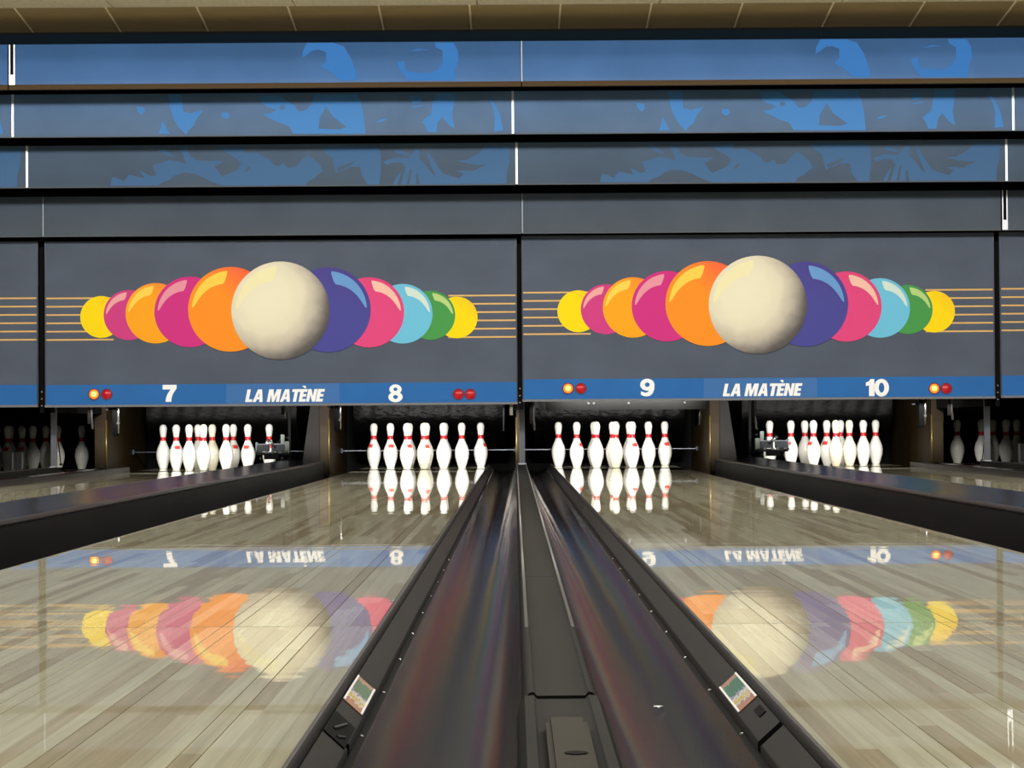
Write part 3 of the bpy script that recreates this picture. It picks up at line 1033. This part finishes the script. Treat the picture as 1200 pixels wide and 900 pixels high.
GL = {'L': [(0, 0), (.55, 0), (.55, .22), (.27, .22), (.27, 1), (0, 1)],
      'M': [(0, 0), (.25, 0), (.25, .6), (.40, 0), (.58, 0), (.73, .6), (.73, 0), (.98, 0), (.98, 1), (.62, 1), (.49, .45), (.36, 1), (0, 1)],
      'T': [(.2, 0), (.47, 0), (.47, .78), (.67, .78), (.67, 1), (0, 1), (0, .78), (.2, .78)],
      'E': [(0, 0), (.55, 0), (.55, .22), (.27, .22), (.27, .4), (.52, .4), (.52, .6), (.27, .6), (.27, .78), (.55, .78), (.55, 1), (0, 1)],
      'N': [(0, 0), (.25, 0), (.25, .55), (.48, 0), (.73, 0), (.73, 1), (.48, 1), (.48, .45), (.25, 1), (0, 1)]}
Aleft = [(0, 0), (.27, 0), (.31, .2), (.405, .2), (.405, .4), (.35, .4), (.405, .75), (.405, 1), (.24, 1)]
ADV = {'L': .60, 'A': .84, ' ': .30, 'M': 1.04, 'T': .66, 'E': .60, 'N': .78, 'È': .60}


def name_text(parent, x, z, h, total):
    wsum = sum(ADV[c] for c in 'LA MATÈNE') - .05
    k = total / (wsum * h)
    cx = 0

    def tr(pts):
        return [(x + h * k * (cx + u) + .2 * h * v, z + h * v) for u, v in pts]
    for c in 'LA MATÈNE':
        if c != ' ':
            b = MB()
            if c == 'A':
                b.poly(tr(Aleft), -.0026)
                b.poly(tr([(.81 - u, v) for u, v in reversed(Aleft)]), -.0026)
            elif c == 'È':
                b.poly(tr(GL['E']), -.0026)
                b.poly(tr([(.06, 1.27), (.32, 1.27), (.42, 1.08), (.27, 1.08)]), -.0026)
            else:
                b.poly(tr(GL[c]), -.0026)
            b.build('letter', M_white, parent)
        cx += ADV[c]


def digit(parent, d, x, z, h):
    b = MB()
    y = -.0018

    def P(pts):
        return [(x + h * u, z + h * v) for u, v in pts]

    def E(cx, cz, ro, ri, dy=0):
        b.ring(x + h * cx, z + h * cz, (ro[0] * h, ro[1] * h), (ri[0] * h, ri[1] * h), y - dy)
    if d == '7':
        b.poly(P([(0, 1), (.82, 1), (.82, .78), (.70, .62), (.58, .42), (.52, .2), (.50, 0), (.17, 0), (.19, .2), (.26, .42), (.36, .58), (.46, .73), (0, .73)]), y)
    elif d == '8':
        E(.42, .74, (.36, .285), (.12, .10))
        E(.42, .285, (.42, .305), (.14, .115), .0005)
    elif d == '9':
        E(.42, .67, (.42, .35), (.145, .13))
        b.poly(P([(.55, .66), (.84, .66), (.83, .42), (.74, .17), (.57, .02), (.36, -.02), (.15, .02), (.04, .10), (.04, .29), (.2, .22), (.36, .20), (.48, .27), (.54, .42)]), y - .0002)
    elif d == '1':
        b.poly(P([(.18, 0), (.5, 0), (.5, 1), (.27, 1), (.2, .88), (.0, .80), (0, .6), (.18, .63)]), y)
    elif d == '0':
        E(.44, .49, (.44, .52), (.16, .29))
    b.build('digit', M_white, parent)


def masking_panel(label, cx, dz, nums, lamps):
    """cx: panel middle; z follows the photo's 7-8 panel + dz"""
    c0 = px(329.5, 475, MY)                         # middle of the bottom edge of panel 7-8
    zb = c0.z + dz
    zt = zb + (475 - 281) / S
    hw = 3.385 / 2
    t = thing('masking_panel', label, 'sign panel', (cx, MY, zb), 'masking panels')
    Hh = zt - zb
    MB().box(-hw, hw, 0, .03, 0, Hh).build('panel_board', M_mask, t)
    strip = MB().box(-hw, hw, -.0015, 0, .012, .156).build('blue_strip', M_strip, t)
    MB().box(-hw, hw, -.012, .03, -.004, .012).build('bottom_trim', mat('trim_grey', (120, 122, 126), .4, metal=.4), t)
    for s in (-1, 1):
        MB().box(min(s * hw, s * (hw - .007)), max(s * hw, s * (hw - .007)), -.003, 0, .0, Hh).build('edge_trim', mat('trim_dark', (70, 74, 82), .35, metal=.5), t)

    def loc(x, y):                                  # photo position on panel 7-8 -> local x, z
        p = px(x, y, MY)
        return p.x - c0.x, p.z - c0.z
    # stripes
    for i in range(6):
        z1 = loc(329.5, 347.8 + 9.75 * i)[1]
        MB().box(-hw + .01, -1.2, -.0012, 0, z1 - .0055, z1 + .0055).build('printed_stripe', M_gline, t)
        MB().box(1.2, hw - .01, -.0012, 0, z1 - .0055, z1 + .0055).build('printed_stripe', M_gline, t)
    for k, (bx_, by_, r, nm, i1, i2, hi, s) in enumerate(BALLS):
        x, z = loc(bx_, by_)
        rr = r / S
        y = -.0016 - .0011 * (k // 2 + 1)
        b = MB()
        vv = [(rr * math.cos(2 * math.pi * q / 56), rr * math.sin(2 * math.pi * q / 56)) for q in range(56)]
        b.poly(vv, 0, .001)
        m = M_ivory if nm == 'ivory' else print_mat('print_' + nm, i1, i2, 50 if s < 0 else 60)
        o = b.build('printed_ball', m, t, loc=(x, y, z))
        o['label'] = nm.replace('_', ' ') + ' printed ball'
        if hi:
            arc_o, arc_i = [], []
            for q in range(15):
                u = q / 14
                ang = R(95 + 82 * u) if s < 0 else R(85 - 82 * u)
                th = .30 * min(1, (u / .14 + .02) ** .5) * (1 - u) ** .6 + .015
                ro = .91
                arc_o.append((rr * ro * math.cos(ang), rr * ro * math.sin(ang)))
                arc_i.append((rr * (ro - max(th, .03)) * math.cos(ang), rr * (ro - max(th, .03)) * math.sin(ang)))
            MB().poly(arc_o + arc_i[::-1], -.0006, .0005).build('printed_highlight', M_iv_hi if nm == 'ivory' else mat('print_hi_' + nm, hi, .5), o)
    # name plate and text
    pl0, pl1 = loc(265, 475)[0], loc(398, 475)[0]
    plate = MB().box(pl0, pl1, -.0022, -.0015, .014, .154).build('name_plate', M_plate, t)
    if nums:
        x0, z0 = loc(287, 471.2)
        name_text(plate, x0, z0, .090, .555)
        for n_, xn in ((nums[0], 190.5), (nums[1], 455)):
            x0, z0 = loc(xn, 471.0)
            for i, d in enumerate(n_):
                digit(strip, d, x0 + (i * .058 if n_ == '10' else 0), z0, .122)
    else:
        x0, z0 = loc(287, 471.2)
        name_text(plate, x0, z0, .090, .555)
    for xl, lit in lamps:
        x, z = loc(xl, 462.0)
        lm = MB().lathe([(0, .012), (.012, .0105), (.024, .006), (.031, 0), (.036, -.0005), (.036, -.004), (0, -.004)], 24).build(
            'indicator_lamp', M_lamplit if lit else M_lampred, t, True, loc=(x, -.003, z))
        lm.rotation_euler.x = R(90)
        lm['label'] = 'lit amber indicator lamp' if lit else 'unlit red indicator lamp'
        ring = MB().lathe([(.034, 0), (.034, .006), (.040, .006), (.040, 0)], 24).build('lamp_bezel', mat('bezel', (120, 30, 40), .4), lm)
        if lit:
            MB().lathe([(0, .016), (.014, .014), (.02, .010), (0, .009)], 20).build('bulb', M_lampcore, lm, True)
    return t


c78 = px(329.5, 475, MY).x
masking_panel('charcoal masking panel with printed balls, left of the middle, above lanes 7 and 8', c78, 0, ('7', '8'), ((110, 1), (125, 0), (537, 0), (551, 0)))
masking_panel('charcoal masking panel with printed balls, right of the middle, above lanes 9 and 10', c78 + PITCH, .018, ('9', '10'), ((106, 1), (121, 0), (535, 1), (549, 0)))
masking_panel('charcoal masking panel cut by the left edge of the picture', c78 - PITCH - .015, .003, None, ())
masking_panel('charcoal masking panel cut by the right edge of the picture', c78 + 2 * PITCH + .005, .022, None, ())
# black bolted straps in the gaps between the panels
for x, lab in ((c78 + PITCH / 2, 'middle'), (c78 - PITCH / 2 - .0075, 'left'), (c78 + PITCH * 1.5 + .0025, 'right')):
    p = (x, MY + .012, px(609, 480, MY).z)
    t = thing('joint_strap', 'black bolted strap in the %s gap between masking panels' % lab, 'strap', tuple(p), 'joint straps')
    MB().box(-.014, .014, .0, .012, 0, 1.19).build('strap', M_black, t)
    bo = MB().tube((0, -.006, 0), (0, 0, 0), .006).mesh('bolt', M_chrome)
    for z in (.05, .10, .15):
        put('bolt', bo, t, (0, 0, z))

# ------------------------------------------------------------------ blue tiered panels above, with their mural
ROWS = [  # top y, bottom y (at the middle of the photo), distance, seam x's
    (47, 94.5, 15.09, 613.5, 'top'),
    (106, 156, 15.49, 603, 'second'),
    (166.5, 215.5, 15.83, 607, 'third'),
    (226.5, 273, 16.18, 613, 'lowest'),
]


def tier_material():
    m = bpy.data.materials.new('tier_print_shaded')
    m.use_nodes = True
    nt = m.node_tree
    N, L = nt.nodes.new, nt.links.new
    b = nt.nodes['Principled BSDF']
    b.inputs['Roughness'].default_value = .6
    b.inputs['Specular IOR Level'].default_value = .08
    geo = N('ShaderNodeNewGeometry')
    sp = N('ShaderNodeSeparateXYZ')
    L(geo.outputs['Position'], sp.inputs[0])
    mr = N('ShaderNodeMapRange')
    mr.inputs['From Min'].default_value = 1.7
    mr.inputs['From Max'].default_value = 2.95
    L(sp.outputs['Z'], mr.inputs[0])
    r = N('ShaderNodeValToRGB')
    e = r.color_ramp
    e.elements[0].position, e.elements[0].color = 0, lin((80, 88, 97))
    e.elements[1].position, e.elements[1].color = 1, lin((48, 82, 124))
    for p, c in ((.22, (76, 86, 100)), (.30, (73, 88, 106)), (.46, (78, 95, 116)), (.54, (86, 108, 137)), (.72, (86, 114, 150)), (.78, (66, 101, 150)), (.86, (60, 95, 142)), (.9, (50, 84, 128))):  # printed fade; soft shadow on the top row's upper half painted in
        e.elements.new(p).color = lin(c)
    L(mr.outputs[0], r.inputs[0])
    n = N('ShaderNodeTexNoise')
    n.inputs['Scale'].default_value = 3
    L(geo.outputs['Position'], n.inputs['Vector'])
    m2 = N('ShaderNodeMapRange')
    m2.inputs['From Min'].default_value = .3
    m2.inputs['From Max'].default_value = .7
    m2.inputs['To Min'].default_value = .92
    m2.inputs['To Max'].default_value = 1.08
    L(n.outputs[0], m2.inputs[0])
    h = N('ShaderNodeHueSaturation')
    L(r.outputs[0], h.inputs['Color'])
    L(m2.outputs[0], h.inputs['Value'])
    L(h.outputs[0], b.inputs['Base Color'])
    return m


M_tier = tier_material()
M_mural = [mat('mural_blue_top', (50, 108, 176), .6, spec=.08), mat('mural_blue_second', (72, 128, 190), .6, spec=.08), mat('mural_blue_third', (70, 104, 144), .6, spec=.08)]
MURAL = {0: ([
    [(362, 49), (392, 49), (405, 53), (413, 66), (420, 85), (421, 93), (400, 93), (390, 84), (378, 77), (384, 70), (384, 60), (376, 57), (368, 58), (360, 64), (356, 66), (357, 58)],
    [(512, 49), (534, 49), (539, 58), (540, 70), (536, 80), (535, 93), (480, 93), (470, 80), (468, 72), (476, 70), (478, 82), (490, 84), (505, 85), (516, 80), (521, 70), (521, 58), (513, 54)],
    [(482, 59), (492, 56), (505, 57), (492, 58)]], []),
    1: ([
    [(198, 110), (214, 110), (216, 130), (225, 132), (240, 128), (232, 138), (228, 147), (222, 152), (219, 157), (210, 148), (204, 137), (200, 124)],
    [(191, 140), (195, 147), (200, 156), (187, 156), (190, 148)],
    [(161, 124), (170, 125), (171, 130), (167, 134), (162, 130)],
    [(261, 131), (269, 131), (271, 136), (266, 139), (261, 136)],
    [(306, 111), (330, 111), (336, 116), (346, 122), (352, 130), (360, 128), (366, 122), (370, 110), (421, 109), (425, 120), (428, 135), (430, 156), (345, 156), (340, 147), (328, 143), (318, 138), (308, 133), (318, 132), (326, 128), (314, 124), (308, 120)],
    [(512, 109), (536, 108), (534, 120), (532, 135), (535, 150), (528, 146), (520, 136), (515, 142), (513, 154), (503, 154), (500, 146), (496, 142), (500, 138), (507, 133), (509, 120)],
    [(573, 112), (580, 118), (586, 128), (588, 134), (592, 152), (581, 153), (582, 136), (580, 126)],
    [(441, 143), (448, 139), (456, 138), (450, 142)],
    [(485, 124), (498, 122), (498, 123.5), (486, 125.5)], [(482, 112), (496, 112), (496, 119), (486, 121)]],
    [[(384, 124), (376, 138), (375, 150), (400, 151), (408, 148), (392, 136)], [(330, 122), (336, 123), (334, 128), (329, 127)], [(352, 122), (356, 122), (355, 131)]]),
    2: ([
    [(209, 170), (220, 171), (224, 182), (232, 187), (244, 188), (264, 188), (256, 193), (252, 194), (258, 202), (262, 206), (280, 198), (280, 217), (262, 217), (250, 213), (236, 206), (228, 203), (216, 202), (206, 205), (200, 210), (192, 213), (186, 217), (130, 217), (132, 207), (138, 208), (146, 212), (152, 204), (160, 206), (170, 208), (164, 199), (170, 202), (178, 206), (184, 205), (181, 198), (180, 193), (190, 190), (200, 187), (212, 189), (219, 192), (216, 182)],
    [(186, 172), (192, 173), (206, 183), (200, 183), (188, 177)],
    [(256, 171), (290, 171), (286, 178), (300, 178), (310, 182), (318, 187), (322, 193), (328, 194), (334, 190), (338, 196), (348, 195), (353, 188), (362, 181), (368, 185), (376, 192), (380, 200), (374, 204), (370, 208), (362, 212), (360, 217), (280, 217), (280, 198), (284, 190), (276, 184), (266, 178)],
    [(376, 171), (443, 170), (448, 178), (448, 200), (446, 217), (432, 217), (425, 205), (424, 195), (412, 195), (400, 200), (395, 202), (392, 192), (391, 184), (384, 180)],
    [(450, 189), (463, 184), (480, 185), (484, 180), (490, 174), (494, 175), (493, 186), (500, 192), (508, 203), (512, 206), (506, 192), (501, 178), (504, 177), (512, 190), (520, 202), (530, 206), (540, 209), (540, 217), (462, 217), (466, 207), (472, 200), (476, 192), (470, 190), (462, 190), (455, 193)],
    [(463, 176), (472, 176), (480, 179), (483, 183), (466, 179)],
    [(570, 170), (600, 170), (599, 190), (596, 200), (595, 216), (540, 217), (540, 208), (545, 203), (536, 200), (545, 199), (556, 200), (564, 196), (574, 192), (562, 193), (550, 191), (536, 188), (548, 187), (556, 183), (564, 178)]],
    [[(474, 195), (477, 195), (471, 217), (467, 217)], [(482, 197), (484, 198), (481, 217), (478, 217)], [(489, 203), (491, 203), (493, 216), (489, 216)],
     [(396, 196), (418, 188), (412, 193), (398, 200)], [(288, 199), (293, 194), (294, 197), (289, 202)]])}
TLAB = {0: 'top row', 1: 'second row', 2: 'third row', 3: 'lowest row'}
CLAB = {-1: 'cut by left picture edge', 0: 'left half above lanes 7 and 8', 1: 'right half above lanes 9 and 10', 2: 'cut by right picture edge'}
for i, (yt, yb, Y, xs, nm) in enumerate(ROWS):
    z1, z0 = px(VX, yt, Y).z, px(VX, yb, Y).z
    xseam = px(xs, (yt + yb) / 2, Y).x
    for c in (-1, 0, 1, 2):
        xr = xseam + (c) * 3.41                     # right edge
        cx = xr - 3.41 / 2
        t = thing('tier_panel', 'long %s panel, %s, %s' % ('blue printed' if i < 3 else 'plain dark slate', TLAB[i], CLAB[c]), 'panel', (cx, Y, z0), 'tiered panels above the masking')
        hw = 3.41 / 2 - .004
        wide = (i == 0 and c == 0) or (i == 3 and c == 2)
        lx = -hw + (.038 if wide else 0)
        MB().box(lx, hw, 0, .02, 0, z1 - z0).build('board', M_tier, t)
        MB().box(-hw, hw, -.003, .022, -.004, 0.001).build('bottom_trim', mat('trim_slate', (96, 100, 106), .6, spec=.1) if i else M_trimbounce, t)
        if i == 0:
            MB().box(-hw, hw, .0, .03, -.032, -.004).build('bounce_underside', M_trimbounce, t)  # added strip coloured like the bounce light under the top row
        if wide:
            MB().box(lx - .03, lx - .001, .004, .01, 0, z1 - z0).build('open_joint', M_black, t)
            MB().box(lx - .006, lx + .003, -.004, .004, 0, z1 - z0).build('seam_strip', M_trimlight, t)
            MB().box(lx - .036, lx - .028, -.004, .004, 0, z1 - z0).build('seam_strip', M_trimlight, t)
            MB().box(lx - .028, lx - .006, -.004, .004, 0, (z1 - z0) * .25).build('joint_plug', M_trimlight, t)
        else:
            wd = .011 if i in (1, 2) else .005
            MB().box(-hw - wd, -hw + wd * .4, -.004, .004, 0, z1 - z0).build('seam_strip', M_trimlight if i in (1, 2) else mat('trim_mid', (140, 145, 152), .4, metal=.4), t)
        if i in MURAL:
            cx0 = xseam - 3.41 / 2
            for lay, m_, yo in ((0, M_mural[i], -.0012), (1, M_tier, -.0018)):
                for pts in MURAL[i][lay]:
                    w_ = [px(x, y, Y) for x, y in pts]
                    MB().poly([(v.x - cx0, min(max(v.z - z0, .004), z1 - z0 - .002)) for v in w_], yo, .0005).build('mural_shape', m_, t)
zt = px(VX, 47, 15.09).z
struct(MB().box(-9, 9, 15.13, 15.16, zt - .03, px(VX, 35.5, 15.13).z).build('trim_1', mat('header_shadow_teal', (6, 18, 26), .7, spec=.04)))  # shadow along the top tier's upper edge, painted as a dark teal strip
struct(MB().box(-9, 9, 15.17, 16.42, px(VX, 37.5, 15.17).z, px(VX, 33, 15.17).z).build('trim_2', M_black))

# ------------------------------------------------------------------ small things
p = px(768, 842, 3.05)
t = MB().poly([(-.006, -.001), (-.002, -.001), (.001, -.006), (.003, -.001), (.007, .002), (.0, .003), (-.005, .003)], 0, .0008).build('paper_scrap', M_white, None, loc=(p.x, 3.05, -.024))
t.rotation_euler = (R(-80), 0, 0)
tag(t, 'tiny white scrap of paper lying in the gutter beside lane 9', 'paper')
